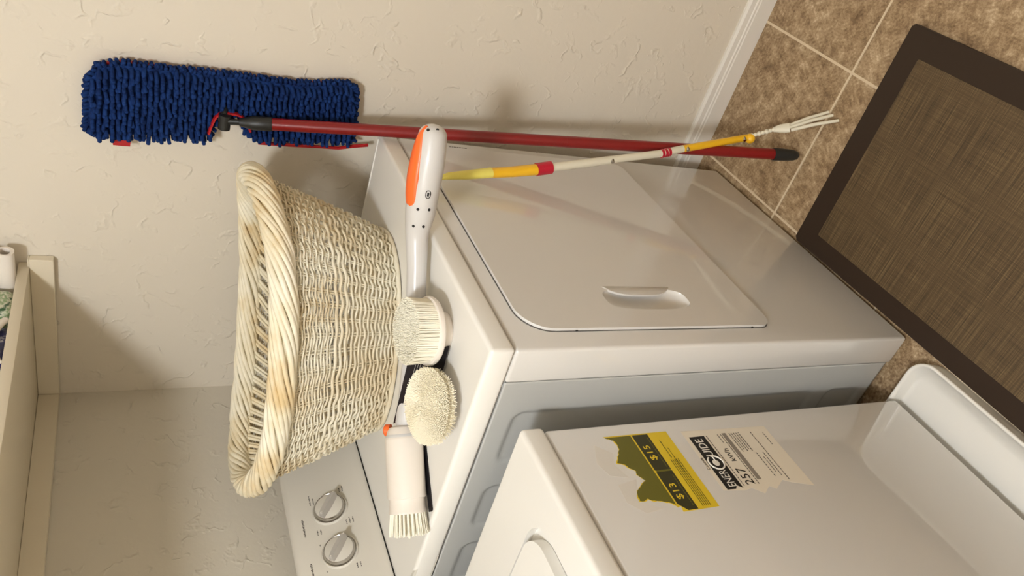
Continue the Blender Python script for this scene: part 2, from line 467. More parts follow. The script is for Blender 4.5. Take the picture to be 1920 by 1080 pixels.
# grey legends around the knobs (unreadable strokes)
def strokes(x, z, ws, hh=.0022):
    bm = bmesh.new()
    for i, wd in enumerate(ws):
        c = on_face(x, z-i*.0062, .0002)
        px = c.x
        segs = max(2, int(wd/.0032))
        for q in range(segs):
            a = px + wd*q/segs; b = a + wd/segs*.68; jh = hh*(0.75+0.5*((q*7+i*3) % 3)/2)
            p = on_face(a, c.z, .0002)
            vs = [Vector((a, p.y, p.z))-fu*jh/2, Vector((b, p.y, p.z))-fu*jh/2, Vector((b, p.y, p.z))+fu*jh/2, Vector((a, p.y, p.z))+fu*jh/2]
            bm.faces.new([bm.verts.new(v) for v in vs])
    new_obj('control_legend', bm, M_PRINT, con, smooth=False)
strokes(.281, 1.0420, (.026, .017)); strokes(.212, 1.0625, (.044,), .0036); strokes(.205, 1.0395, (.013, .013))
strokes(.289, .9835, (.012, .015)); strokes(.207, .9840, (.012, .016, .014)); strokes(.216, .9500, (.044,), .0024)
strokes(.180, 1.0400, (.004,)); strokes(.118, 1.0625, (.032,), .0036); strokes(.118, 1.0375, (.004,))
strokes(.116, .9500, (.030,), .0024); strokes(.104, .984, (.012, .012))

# ================================================================ drain pan + washer
WP = (-0.06644, 0.10067, 0.0); WY = 0.03818
pan = empty('drain_pan', WP, WY, 'white plastic drip tray on the floor beneath the washing machine', 'drip tray')
bm = bmesh.new()
def rring(ins, z, r, x0=-.700, y0=-.105, x1=.0135, y1=.655):
    return [bm.verts.new((x, y, z)) for x, y in rrect(x0+ins, y0+ins, x1-ins, y1-ins, max(r-ins, .004), 8)]
R_ = [rring(.004, .0, .045), rring(.001, .030, .045), rring(.0, .0345, .045), rring(.0015, .0370, .045), rring(.004, .0375, .045), rring(.0065, .0360, .045), rring(.008, .031, .045)]
# inner slope deeper at the front
def inner(ins_f, ins_s, z, r):
    return [bm.verts.new((x, y, z)) for x, y in rrect(-.700+ins_s, -.105+ins_f, .0135-ins_s, .655-ins_s, r, 8)]
R_ += [inner(.030, .0095, .010, .036), inner(.042, .0100, .0058, .032), inner(.046, .0105, .0050, .030)]
for a, b in zip(R_, R_[1:]):
    for i in range(len(a)): bm.faces.new((a[i], a[(i+1) % len(a)], b[(i+1) % len(a)], b[i]))
bm.faces.new(R_[-1]); bm.faces.new(R_[0][::-1])
new_obj('pan_body', bm, M_PAN, pan, angle=60)

wa = empty('washing_machine', (WP[0], WP[1], .005), WY, 'white top-loading washing machine with torn energy stickers, standing in the drip tray', 'washing machine')
wa.location.z = 0.0
WB = .0335
bx('cabinet', (-.686, 0, WB), (0, .655, .8325), M_ENAMEL, wa, 0.006, 3)
for x, y in ((-.03, .04), (-.656, .04), (-.03, .61), (-.656, .61)):
    bm = bmesh.new(); cyl(bm, (x, y, .0052), (x, y, .036), .018, .018, 16); new_obj('foot', bm, M_RUBBER, wa)
bm = bmesh.new(); box(bm, (-.690, -.004, .8345), (.0040, .66, .8745), .008, 4)
deck = new_obj('top_deck', bm, M_TOP, wa, angle=50)
cb = bmesh.new()
prism(cb, rrect(-.580, .056, -.1035, .50, (.02, .02, .05, .05), 8), lambda u, v, h: (u, v, h), .862, .90)
bool_cut(deck, cb)
bm = bmesh.new()
prism(bm, rrect(-.576, .0755, -.1125, .497, (.02, .02, .045, .045), 10), lambda u, v, h: (u, v, h), .863, .8800, .004, 3)
new_obj('lid', bm, M_TOP, wa, angle=50)
bm = bmesh.new(); prism(bm, [(.53, .8747), (.56, .99), (.58, 1.03), (.64, 1.03), (.655, .8747)], lambda u, v, h: (h, u, v), -.686, -.001, .004, 2)
new_obj('control_console', bm, M_CONSOLE, wa, angle=35)
# ---- energy labels on the front
FACE = lambda off: (lambda u, v, h: (u, -off-h, v))
def flat(name, pts, off, m, parent, th=.0002):
    bm = bmesh.new(); prism(bm, pts, lambda u, v, h: (u, h, v), -off, -off-th); return new_obj(name, bm, m, parent, smooth=False)
torn = [(-.0259, .742), (-.0343, .7285), (-.0440, .7262), (-.0532, .7279), (-.0591, .7332), (-.0700, .7400), (-.0790, .7475), (-.0815, .7400), (-.0843, .7350), (-.0925, .7300), (-.0975, .7230), (-.1040, .7262), (-.1112, .7212), (-.1169, .7170), (-.1205, .7262), (-.1240, .7302), (-.1318, .7418), (-.1400, .7465), (-.1516, .7488), (-.1525, .7390), (-.1490, .7320), (-.1535, .7271), (-.1560, .7150), (-.1621, .6989), (-.1704, .6925), (-.1690, .6860), (-.1779, .6880)]
def jag(pts, amp, seed):
    random.seed(seed); o_ = []
    for (x0, z0), (x1, z1) in zip(pts, pts[1:]):
        L = math.hypot(x1-x0, z1-z0); k = max(1, int(L/.0032)); nx, nz = -(z1-z0)/L, (x1-x0)/L
        for i in range(k):
            j = 0 if i == 0 else random.uniform(-amp, amp); o_.append((x0+(x1-x0)*i/k+nx*j, z0+(z1-z0)*i/k+nz*j))
    return o_+[pts[-1]]
yl = flat('energy_label', jag(torn, .0011, 4)+[(-.1785, .6865), (-.1785, .6216), (-.0262, .6216)], .0001, M_LABEL_Y, wa)
yl['label'] = 'torn yellow and olive energy cost label'
flat('olive_panel', jag([(-.0285, .7400), (-.0350, .7272), (-.0440, .7250), (-.0532, .7265), (-.0591, .7318), (-.0700, .7385), (-.0785, .7450), (-.0805, .7400), (-.0833, .7338), (-.0925, .7285), (-.0975, .7222), (-.1040, .7245), (-.1112, .7200), (-.1169, .7160), (-.1205, .7245), (-.1240, .7285), (-.1318, .7400), (-.1400, .7448), (-.1500, .7470), (-.1512, .7390), (-.1478, .7320), (-.1522, .7271), (-.1548, .7150), (-.1610, .6985), (-.1650, .6925)], .0011, 8)+[(-.0285, .6925)], .0003, M_LABEL_O, yl)
flat('dark_panel', [(-.1010, .6895), (-.0285, .6895), (-.0285, .6600), (-.1010, .6600)], .0003, M_LABEL_D, yl)
flat('dark_panel', [(-.1770, .6780), (-.1690, .6850), (-.1640, .6895), (-.1045, .6895), (-.1045, .6600), (-.1770, .6600)], .0003, M_LABEL_D, yl)
flat('olive_divider', [(-.1045, .6880), (-.1010, .6880), (-.1010, .6610), (-.1045, .6610)], .0004, M_LABEL_O, yl)
lettering('lettering', '$15', (-.066, -.0006, .6765), .0165, M_LABEL_Y, yl, sx=1.25)
lettering('lettering', '$13', (-.142, -.0006, .6765), .0165, M_LABEL_Y, yl, sx=1.25)
bm = bmesh.new()
random.seed(3)
def textline(bm, x0, x1, z, h, y=-.00055, den=.72):
    x = x0
    while x < x1:
        wd = random.uniform(.0012, .0042); box(bm, (x, y-.0001, z-h/2), (min(x+wd, x1), y, z+h/2)); x += wd/den
for z in (.6645,): textline(bm, -.0960, -.0350, z, .0016); textline(bm, -.1700, -.1120, z, .0016)
new_obj('fine_print', bm, M_LABEL_O, yl, smooth=False)
bm = bmesh.new()
textline(bm, -.0800, -.0440, .6450, .0018)
for z in (.6490, .6455, .6420, .6385, .6350): textline(bm, -.1740, -.0840, z, .0013, den=.85)
textline(bm, -.1100, -.0600, .6395, .0014)
new_obj('fine_print', bm, M_LABEL_O, yl, smooth=False)
# faint torn paper left where the top half was peeled away
bm = bmesh.new()
for pts in ([(-.040, .7650), (-.075, .7790), (-.100, .7700), (-.108, .7400), (-.080, .7520), (-.060, .7420)],
            [(-.112, .7300), (-.118, .7660), (-.150, .7690), (-.172, .7480), (-.168, .7150), (-.152, .7520)]):
    prism(bm, pts, lambda u, v, h: (u, h, v), -.00002, -.00012)
new_obj('paper_residue', bm, M_GLUE, wa, smooth=False)
wl = flat('rating_label', [(-.0297, .594), (-.0355, .4165), (-.1678, .4165), (-.1560, .4560), (-.1490, .4700), (-.1640, .4950), (-.1570, .5050), (-.1690, .5230), (-.1560, .5400), (-.1580, .5560), (-.1530, .5940)], .0001, M_LABEL_W, wa)
wl['label'] = 'torn white and black energy rating label'
flat('black_bar', [(-.0440, .5865), (-.0440, .5555), (-.1535, .5555), (-.1470, .5640), (-.1535, .5700), (-.1525, .5865)], .0003, M_BLACK, wl)
lettering('lettering', 'ENER', (-.1325, -.0006, .5708), .0220, M_WPRINT, wl, sx=.64)
lettering('lettering', 'UIDE', (-.0680, -.0006, .5708), .0220, M_WPRINT, wl, sx=.78)
bm = bmesh.new(); c0 = Vector((-.1000, -.0006, .5702))
tube(bm, [c0+Vector((math.cos(a)*.0135, 0, math.sin(a)*.0140)) for a in [math.radians(x) for x in range(35, 372, 12)]], (.0014), sides=6, up=Vector((0, -1, 0)))
lathe(bm, [(0, 0), (.0065, 0), (.0058, .0003), (0, .0003)], c0+Vector((-.0005, .0002, .0005)), (0, -1, 0), 24)
tube(bm, [c0+Vector((.0120, 0, -.0005)), c0+Vector((.003, 0, -.0005))], .0012, sides=6)
new_obj('round_logo', bm, M_WPRINT, wl, smooth=False)
lettering('lettering', 'Canada', (-.100, -.0006, .5925), .0078, M_PRINT, wl, sx=1.1)
lettering('lettering', '257', (-.1330, -.0006, .5350), .0240, M_BLACK, wl, sx=.95)
lettering('lettering', 'kWh', (-.0880, -.0006, .5330), .0140, M_BLACK, wl, sx=1.0)
for grp in ([(-.150, -.045, .5510)], [(-.150, -.0440, .5205)], [(-.0620, -.0440, .5270)], [(-.085+.004*(i % 2), -.0440, .5020-.005*i) for i in range(5)],
            [(-.1400, -.0900, .4780)], [(-.1400, -.0900, .4640)], [(-.1500, -.0452, .4560)], [(-.1330, -.1000, .4700)], [(-.0770, -.0500, .4310)]):
    bm = bmesh.new()
    for x0, x1, z in grp: textline(bm, x0, x1, z, .0016)
    new_obj('fine_print', bm, M_PRINT, wl, smooth=False)
flat('grey_bar', [(-.0425, .5172), (-.0425, .5088), (-.1420, .5088), (-.1420, .5172)], .0003, mat('grey_bar_print', (140, 130, 118), .6), wl)

# ================================================================ floor mat
mt = empty('floor_mat', (.3450, .0010, 0), .027, 'dark brown cushioned floor mat with woven centre, in front of the dryer', 'mat')
bm = bmesh.new(); prism(bm, rrect(-.92, -.503, .010, .0, .006, 5), lambda u, v, h: (u, v, h), 0.0, .0150, .004, 3)
new_obj('border', bm, M_MATEDGE, mt, angle=50)
bm = bmesh.new(); prism(bm, rrect(-.872, -.449, -.042, -.042, .004, 4), lambda u, v, h: (u, v, h), .0146, .0157, .0004, 1)
new_obj('woven_center', bm, M_WEAVE, mt)

# ================================================================ wicker laundry basket
ZT = 0.9262
BC = Matrix.Rotation(DY, 3, 'Z') @ Vector((.440, .322, 0))
bk = empty('laundry_basket', (BC.x, BC.y, ZT), DY+math.radians(-67.5), 'large oval whitewashed wicker laundry basket on the dryer top', 'basket')
A0, B0, A1, B1 = .206, .142, .300, .200
def sup(phi, a, b, e=2.25):
    c, s = math.cos(phi), math.sin(phi)
    return math.copysign(abs(c)**(2/e), c)*a, math.copysign(abs(s)**(2/e), s)*b
def Hh(phi): return .222 + (.034 if math.cos(phi) > 0 else .026)*abs(math.cos(phi))**2.5
def S(phi, h, off=0.0):
    k = h**.92; x, y = sup(phi, A0+(A1-A0)*k+off, B0+(B1-B0)*k+off)
    return Vector((x, y, .006 + h*(Hh(phi)-.010)))
NS = 66
bm = bmesh.new(); random.seed(11)
h = 0.0; rows = []
while h < .97:
    if .50 < h < .60: r, dp = .0031, .0096
    elif .47 < h < .50 or .60 < h < .63: r, dp = .0017, .0040
    elif h < .48: r, dp = .0024, .0080
    else: r, dp = .0018, .0056
    rows.append((h, r)); h += dp/.215
npt = NS*5
for k, (h, r) in enumerate(rows):
    P = []; ph0 = PI*(k % 2)
    jit = [random.uniform(-.0006, .0006) for _ in range(NS+1)]
    for i in range(npt):
        phi = 2*PI*i/npt; s = math.cos(NS/2*phi+ph0)
        p = S(phi, h, .0010+.0027*s); p.z += .0017*math.cos(NS/2*phi+.9*math.sin(h*9)) + jit[i*NS//npt]*.8
        P.append(p)
    tube(bm, P, r, closed=True, sides=5)
new_obj('woven_wall', bm, M_WICK, bk, angle=80)
bm = bmesh.new()
for i in range(NS):
    phi = 2*PI*(i)/NS
    for d in (-.009, .009):
        tube(bm, [S(phi+d, q/6*.98, -.0010) for q in range(7)], .0017, sides=5)
new_obj('stakes', bm, M_WICK, bk, angle=80)
bm = bmesh.new(); prism(bm, [sup(2*PI*i/60, A0-.002, B0-.002) for i in range(60)], lambda u, v, h: (u, v, h), .004, .010)
for k in range(14):
    q = (k+1)/15; tube(bm, [Vector((*sup(2*PI*i/80, A0*q, B0*q), .0105)) for i in range(80)], .0035, closed=True, sides=5)
tube(bm, [Vector((*sup(2*PI*i/100, A0+.003, B0+.003), .0055)) for i in range(100)], .0052, closed=True, sides=8)
new_obj('base', bm, M_WICK, bk, angle=60)
bm = bmesh.new(); NP = 320; RC = [S(2*PI*i/NP, 1.0) + Vector((0, 0, .008)) for i in range(NP)]
FR = frames(RC, True); NSTR = 13; turns = 5
random.seed(5)
tube(bm, RC[::4], .0150, closed=True, sides=8)
for sidx in range(NSTR):
    rr_ = random.uniform(.0046, .0056); P = []
    wob = random.uniform(0, 6)
    for i, (p, (t, s, u)) in enumerate(zip(RC, FR)):
        a = 2*PI*sidx/NSTR + 2*PI*turns*i/NP + .12*math.sin(9*2*PI*i/NP+wob)
        rad = .0192+.0010*math.sin(5*2*PI*i/NP+wob*2)
        P.append(p + s*math.cos(a)*rad*.95 + u*math.sin(a)*rad)
    tube(bm, P, rr_, closed=True, sides=7)
new_obj('rope_rim', bm, M_WICK_RIM, bk, angle=80)
# slanting willow ends tucked in below the rim, inside and out
bm = bmesh.new()
for i in range(64):
    phi = 2*PI*i/64
    for q in (0, .03):
        r = random.uniform(.0030, .0040)
        tube(bm, [S(phi+q, .99, -.012), S(phi+q+.05, .93, -.013), S(phi+q+.10, .86, -.010), S(phi+q+.14, .80, -.005)], [r, r, r*.95, r*.7], sides=6)
new_obj('tucked_willow', bm, M_WICK_RIM, bk, angle=80)

# ================================================================ spin scrubber
def dl(p): # dryer-local to room
    return Matrix.Rotation(DY, 3, 'Z') @ Vector(p)
sc = empty('electric_scrubber', (0, 0, 0), DY, 'white and grey cordless spin scrubber with orange grip lying across the dryer top', 'scrubber')
ax = [(.3300, -.1715, .956), (.3200, -.1370, .957), (.3100, -.0920, .958), (.3005, -.0480, .957), (.2925, -.0077, .956), (.2655, .0393, .9535), (.2200, .1184, .952), (.1799, .2042, .952), (.1400, .2830, .955)]
ra = [(.0250, .0235), (.0295, .0265), (.0300, .0270), (.0270, .0250), (.0195, .0195), (.0170, .0170), (.0168, .0168), (.0168, .0168), (.0180, .0180)]
P, R = smooth_path(ax, ra, 6); P2, R2 = capsule_profile(P, R, .8, 6)
bm = bmesh.new(); tube(bm, P2, R2, sides=24); hb = new_obj('handle', bm, M_GREYP, sc, angle=60)
bm = bmesh.new()
g0 = [(.3290, -.1860, .9700), (.3262, -.1700, .9745), (.3215, -.1450, .9760), (.3130, -.1080, .9770), (.3060, -.0760, .9750), (.3010, -.0500, .9705), (.2978, -.0340, .9680)]
gr = [(.0030, .0040), (.0100, .0080), (.0170, .0100), (.0205, .0110), (.0200, .0110), (.0160, .0095), (.0060, .0050)]
P, R = smooth_path(g0, gr, 5); P, R = capsule_profile(P, R, .8, 3); tube(bm, P, R, sides=20)
og = new_obj('grip_pad', bm, M_ORANGE, hb, angle=60); og['label'] = 'orange rubber grip'
# screw holes and charging port: sunk discs on the side towards the room
def disc(name, p, r, m, parent, n=Vector((-.75, -.45, .45)), sx=1.0, h=.0008):
    bm = bmesh.new(); lathe(bm, [(0, -.001), (r, -.001), (r, h), (0, h)], p, n, 16); return new_obj(name, bm, m, parent)
def snap(p, lift=0.0):
    q = Vector(p); i = min(range(1, len(P2)-1), key=lambda i: (P2[i]-q).length)
    t, sd, u = frames(P2, False)[i]; d = q-P2[i]; d -= t*d.dot(t); ca, cb_ = d.dot(sd), d.dot(u)
    k = 1/math.sqrt((ca/R2[i][0])**2+(cb_/R2[i][1])**2); dn = (sd*ca/R2[i][0]**2+u*cb_/R2[i][1]**2).normalized()
    return P2[i]+d*k+t*((q-P2[i]).dot(t))+dn*lift, dn
for p in ((.3183, -.1870, .9714), (.3149, -.1900, .9561), (.2811, -.0641, .9703), (.2772, -.0666, .9535), (.2798, -.0320, .9717), (.2739, -.0356, .9566)):
    q, dn = snap(p); disc('screw_hole', q, .0024, M_DARK, hb, dn)
bm = bmesh.new(); c, n = snap((.2820, -.0924, .9600)); a = Vector((.25, -.96, 0)).normalized(); a = (a-n*a.dot(n)).normalized(); b = n.cross(a)
tube(bm, [c+a*math.cos(t)*.0062+b*math.copysign(abs(math.sin(t))**.6, math.sin(t))*.0040+n*.0006 for t in [2*PI*i/28 for i in range(28)]], .0006, closed=True, sides=6)
tube(bm, [c-a*.0028+n*.0006, c+a*.0028+n*.0006], (.0016), sides=8)
new_obj('charging_port', bm, M_DARK, hb)
# motor head, collar and brush
h0 = Vector((.1285, .2935, .9600)); h1 = Vector((.0350, .3775, .9600)); hd = (h1-h0).normalized()
bm = bmesh.new()
lathe(bm, [(.0, -.012), (.014, -.011), (.024, -.008), (.0285, -.001), (.0300, .006), (.0325, .010), (.0330, .013), (.0330, .104), (.0335, .1065), (.0335, .1105), (.0315, .1118), (0, .1118)], h0, hd, 48)
mh = new_obj('motor_head', bm, M_WHITEP, sc, angle=40)
bm = bmesh.new(); lathe(bm, [(.0294, .0035), (.0318, .0080), (.0315, .0095), (.0292, .0050)], h0, hd, 48); new_obj('seam_ring', bm, M_GREYP, mh)
bt = h0 - hd*.004 + Vector((.015, .016, .0215)); bm = bmesh.new()
lathe(bm, [(0, -.006), (.0105, -.006), (.0105, .003), (.008, .0055), (0, .0065)], bt, (.45, .42, .78), 24)
o = new_obj('power_button', bm, M_ORANGE, mh); o['label'] = 'round orange button'
bm = bmesh.new(); lathe(bm, [(0, .111), (.0305, .111), (.0310, .129), (.0322, .132), (.0322, .136), (0, .136)], h0, hd, 40)
br = new_obj('brush_collar', bm, M_WHITEP, sc, angle=40)
bm = bmesh.new(); u = hd.orthogonal().normalized(); v = hd.cross(u)
for ring, cnt in ((.0285, 26), (.021, 16), (.0125, 9)):
    for k in range(cnt):
        a = 2*PI*k/cnt; d = u*math.cos(a)+v*math.sin(a); b0 = h0+hd*.134+d*ring; b1 = h0+hd*(.172+random.uniform(-.001, .001))+d*(ring*1.12)
        for q in range(9):
            e = Vector([random.uniform(-1, 1) for _ in range(3)]).normalized()*.0020
            tube(bm, [b0+e*.55, b1+e], [.00085, .0007], sides=4)
new_obj('bristles', bm, M_BRISTLE, br, angle=80)

# leaflet pressed under the motor head
bm = bmesh.new(); pts = [(.0965, .2970), (.0060, .3610), (.0165, .3760), (.1120, .3130)]
prism(bm, pts, lambda u_, v_, h_: dl((u_, v_, h_)), ZT-.0001, ZT+.0012)
lf = new_obj('leaflet', bm, mat('black_card', (22, 20, 24), .4), smooth=False); tag(lf, 'thin black leaflet edge showing under the scrubber motor head', 'leaflet')

# printed black card leaning on the scrubber pole
cd = empty('printed_card', tuple(dl((.155, .19, .93))), DY, 'black printed card propped on the scrubber pole, behind the round brushes', 'card')
o3 = Vector((.155, .19, .93))
A = Vector((.1590, .1500, .9735)); D = Vector((.1515, .2960, .9720)); rt = Vector((-.045, -.064, -.0420)); 
def quad(bm, p, e1, e2, th):
    nn = e1.cross(e2).normalized()*th
    vs = [bm.verts.new(x-o3) for x in (p, p+e1, p+e1+e2, p+e2, p+nn, p+e1+nn, p+e1+e2+nn, p+e2+nn)]
    for f in ((0, 1, 2, 3), (7, 6, 5, 4), (0, 4, 5, 1), (1, 5, 6, 2), (2, 6, 7, 3), (3, 7, 4, 0)): bm.faces.new([vs[i] for i in f])
bm = bmesh.new(); quad(bm, A, rt, D-A, .0012); new_obj('card_sheet', bm, mat('black_glossy_card', (26, 22, 30), .3, coat=.3), cd, smooth=False)
nn_ = rt.cross(D-A).normalized(); nn_ = nn_ if nn_.z > 0 else -nn_
e1 = rt.normalized(); e2 = (D-A).normalized()
def cp(u_, v_, h_): return A+e1*u_+e2*v_+nn_*(h_+.0014)-o3
bm = bmesh.new()
prism(bm, [(.014, .070), (.016, .070), (.017, .118), (.015, .118)], cp, 0, .0003)
prism(bm, [(.012+.006*math.cos(t), .126+.007*math.sin(t)) for t in [PI/3*i for i in range(6)]], cp, 0, .0003)
for q in range(5): prism(bm, [(.022+q*.006, .020), (.0225+q*.006, .020), (.0195+q*.0055, .055), (.019+q*.0055, .055)], cp, 0, .0003)
new_obj('white_drawing', bm, M_WPRINT, cd, smooth=False)
bm = bmesh.new(); prism(bm, [(.0155, .074), (.0185, .074), (.0185, .088), (.0155, .088)], cp, .0003, .0005); new_obj('red_drawing', bm, M_REDTRIM, cd, smooth=False); bm = bmesh.new()
prism(bm, [(.012+.003*math.cos(t), .126+.0035*math.sin(t)) for t in [PI/3*i for i in range(6)]], cp, .0003, .0005)
new_obj('red_drawing', bm, M_REDTRIM, cd, smooth=False)

# ---- loose brush heads
def bristle_disc(bm, c, n, rings, r_out, h, flare, cnt_k, thick, seed, jitter=.15, droop=0.0):
    random.seed(seed); n = n.normalized(); u = n.orthogonal().normalized(); v = n.cross(u)
    for k in range(rings):
        rad = r_out*(k+.6)/rings; cnt = max(6, int(cnt_k*rad/r_out))
        for i in range(cnt):
            a = 2*PI*(i+random.random()*.7)/cnt; d = u*math.cos(a)+v*math.sin(a)
            b = c+d*rad; f = flare*rad/r_out
            tip = b + n*h*random.uniform(1-jitter, 1.0) + d*f + (u*random.uniform(-1, 1)+v*random.uniform(-1, 1))*.0015
            tube(bm, [b, b.lerp(tip, .55)+n*.0012, tip], [thick, thick, thick*.7], sides=3)
rb = empty('round_brush_head', tuple(dl((.150, .085, ZT))), DY, 'round white scrubber brush head standing bristles-up beside the grey pole', 'brush', 'loose scrubber brush heads on the dryer')
ax_ = Vector((-.05, -.05, 1)).normalized(); o_ = Vector((0, 0, 0))
bm = bmesh.new(); lathe(bm, [(0, 0.0), (.0300, 0.0), (.0320, .003), (.0320, .010), (.030, .014), (.030, .026)], o_, (0, 0, 1), 40); new_obj('connector', bm, M_WHITEP, rb, angle=40)
bm = bmesh.new(); lathe(bm, [(0, .0240), (.0500, .0240), (.0550, .0265), (.0570, .0310), (.0560, .0350), (.0545, .0360), (0, .0345)], o_, ax_, 56)
pl = new_obj('backing_plate', bm, M_WHITEP, rb, angle=40)
bm = bmesh.new(); c = o_+ax_*.034
bristle_disc(bm, c, ax_, 20, .0520, .038, .0015, 190, .0011, 21, .04)
new_obj('bristles', bm, M_BRISTLE, rb, angle=80)

fb = empty('fleecy_brush_head', tuple(dl((.057, .161, ZT))), DY, 'fluffy cream round brush head tilted towards the dryer corner', 'brush', 'loose scrubber brush heads on the dryer')
n_ = Vector((-.16, -.17, .96)).normalized(); fc = Vector((.000, .000, .0300))
bm = bmesh.new(); lathe(bm, [(0, -.0115), (.030, -.011), (.046, -.007), (.052, -.001), (.050, .003), (0, .004)], fc, n_, 48)
new_obj('backing_plate', bm, M_WHITEP, fb, angle=50)
bm = bmesh.new(); bristle_disc(bm, fc+n_*.002, n_, 28, .0500, .016, .0115, 330, .0011, 33, .12)
u_ = n_.orthogonal().normalized(); v_ = n_.cross(u_); random.seed(9)
for i in range(1500):
    a = random.uniform(0, 2*PI); d = u_*math.cos(a)+v_*math.sin(a); b = fc+d*.049+n_*random.uniform(-.001, .006)
    tip = b+d*random.uniform(.007, .012)+n_*random.uniform(-.003, .013)
    tube(bm, [b, b.lerp(tip, .5)+n_*.002, tip], [.0008, .0008, .0005], sides=3)
lathe(bm, [(0, .0145), (.030, .0140), (.048, .011), (.055, .006), (.053, .001), (0, .001)], fc, n_, 48)
new_obj('fleece', bm, M_WOOL, fb, angle=80)

# ================================================================ flip mop
mp = empty('flip_mop', (.465, -.154, 0), 0, 'blue chenille flat mop on a red pole, leaning head-up against the wall', 'mop')
O = Vector((.465, -.154, 0))
def mo(p): return Vector(p)-O
B_ = Vector((.465, -.154, .012)); J_ = Vector((.720, .031, 1.213)); dP = (J_-B_)
def on_pole(t): return B_+dP*t - O
bm = bmesh.new(); tube(bm, [on_pole(.05), on_pole(.45)], .0124, sides=24); tube(bm, [on_pole(.45), on_pole(.94)], .0122, sides=24)
new_obj('pole', bm, M_REDPOLE, mp, angle=50)
bm = bmesh.new(); tube(bm, [on_pole(t) for t in (0, .004, .012, .03, .05, .0525)], [.004, .0095, .0125, .0140, .0145, .0142], sides=24)
new_obj('end_cap', bm, M_BLACKP, mp, angle=50)
bm = bmesh.new(); tube(bm, [on_pole(t) for t in (.9355, .937, .965, .972, .980, .985)], [.0130, .0142, .0138, .0115, .0090, .0080], sides=24)
sk = new_obj('socket', bm, M_BLACKP, mp, angle=50)
bm = bmesh.new(); q = on_pole(.985); tube(bm, [q, q+dP.normalized()*.022], [(.006, .010), (.006, .010)], sides=12)
jc = mo((.722, .034, 1.222))
tube(bm, [jc+Vector((0, -.016, 0)), jc+Vector((0, .014, 0))], .0115, sides=20)
tube(bm, [jc+Vector((.004, -.012, 0)), jc+Vector((.020, -.022, 0))], .007, sides=12)
new_obj('swivel_joint', bm, M_BLACKP, mp, angle=50)
# pad outline in (y, z), notch on the far edge
def lerp(a, b, t): return a+(b-a)*t
out = [(-.010, 1.452), (-.035, 1.438), (-.046, 1.400), (-.046, 1.338), (-.050, 1.199), (-.050, 1.080), (-.064, .990), (-.056, .976), (.055, .962), (.066, 1.075), (.070, 1.150), (.058, 1.178), (.028, 1.188), (.028, 1.232), (.050, 1.240), (.078, 1.246), (.096, 1.440), (.080, 1.456)]
X0, X1 = .7450, .7640
bm = bmesh.new(); prism(bm, out, lambda u, v, h: mo((h, u, v)), X1, X0)
pad = new_obj('pad', bm, M_BLUE, mp, smooth=False)
bm = bmesh.new()
tube(bm, [mo((X1-.003, y, z)) for y, z in out], (.0042), closed=True, sides=6, up=Vector((1, 0, 0)))
new_obj('red_binding', bm, M_REDTRIM, pad, angle=60)
bm = bmesh.new()
P = [(.052, 1.171), (.037, 1.178), (.0235, 1.188), (.0185, 1.200), (.0185, 1.222), (.0265, 1.236), (.050, 1.2445), (.066, 1.248)]
PP, RR = smooth_path([mo((X0-.014, y, z)) for y, z in P], [(.003, .0075)]*len(P), 4)
tube(bm, PP, RR, sides=6, up=Vector((1, 0, 0))); new_obj('notch_trim', bm, M_REDTRIM, pad, angle=60)
bm = bmesh.new(); tube(bm, [mo((.746, .096, 1.40)), mo((.746, .117, 1.40))], [(.0012, .019), (.0010, .017)], sides=6)
new_obj('pull_tab', bm, M_REDTRIM, pad, angle=60)
bm = bmesh.new()
tube(bm, [mo((.750, .086, 1.15)), mo((.750, .084, 1.08)), mo((.750, .082, 1.02)), mo((.748, .080, .985)), mo((.746, .072, .958)), mo((.744, .064, .924))], [(.0028, .0042)]*6, sides=6)
new_obj('loose_trim_end', bm, M_REDTRIM, pad, angle=60)
def inside(y, z, poly):
    c = False; n = len(poly); j = n-1
    for i in range(n):
        yi, zi = poly[i]; yj, zj = poly[j]
        if (zi > z) != (zj > z) and y < (yj-yi)*(z-zi)/(zj-zi)+yi: c = not c
        j = i
    return c
bm = bmesh.new(); random.seed(2)
def noodle(p, d, L, r, sag):
    p = mo(p); d = Vector(d).normalized(); pts = []
    side = Vector((0, sag*random.uniform(.6, 1.2), random.uniform(-.25, .1)))
    for i in range(4):
        t = i/3; pts.append(p+d*L*t+side*L*t*t*.8)
    P, R = capsule_profile(pts, [r]*4, .7, 2)
    tube(bm, P, R, sides=6, up=Vector((.3, 1, .2)))
z = .972; row = 0
while z < 1.450:
    y = -.070+(row % 2)*.0042
    while y < .104:
        if inside(y, z, out):
            fade = 1.0
            noodle((X0+.004, y+random.uniform(-.001, .001), z+random.uniform(-.0010, .0010)), (-1, random.uniform(-.2, .2), random.uniform(-.12, .12)), random.uniform(.014, .020), .0040, .8)
        y += .0078
    z += .0106; row += 1
# fringe along the outline
n = len(out)
for i in range(n):
    a = Vector((0, *out[i])); b = Vector((0, *out[(i+1) % n])); L = (b-a).length; e = (b-a).normalized(); nrm = Vector((0, e.z, -e.y))
    mid = (a+b)/2+nrm*.004
    if inside(mid.y, mid.z, out): nrm = -nrm
    notch = 11 <= i <= 13
    if notch: continue
    far = 8 <= i <= 10 or 14 <= i <= 15
    k = int(L/.0080)
    for xx in (X0+.003, X0+.010, X1-.004):
        if far and xx > X0+.005: continue
        for q in range(k+1):
            p = a+e*(L*(q+random.random()*.4)/max(k, 1)); Ls = random.uniform(.005, .012) if far else random.uniform(.006, .012)
            noodle((xx, p.y, p.z), (-.35, nrm.y+random.uniform(-.3, .3), nrm.z+random.uniform(-.3, .3)), Ls, .0038, .35)
new_obj('chenille_noodles', bm, M_BLUE, pad, angle=80)

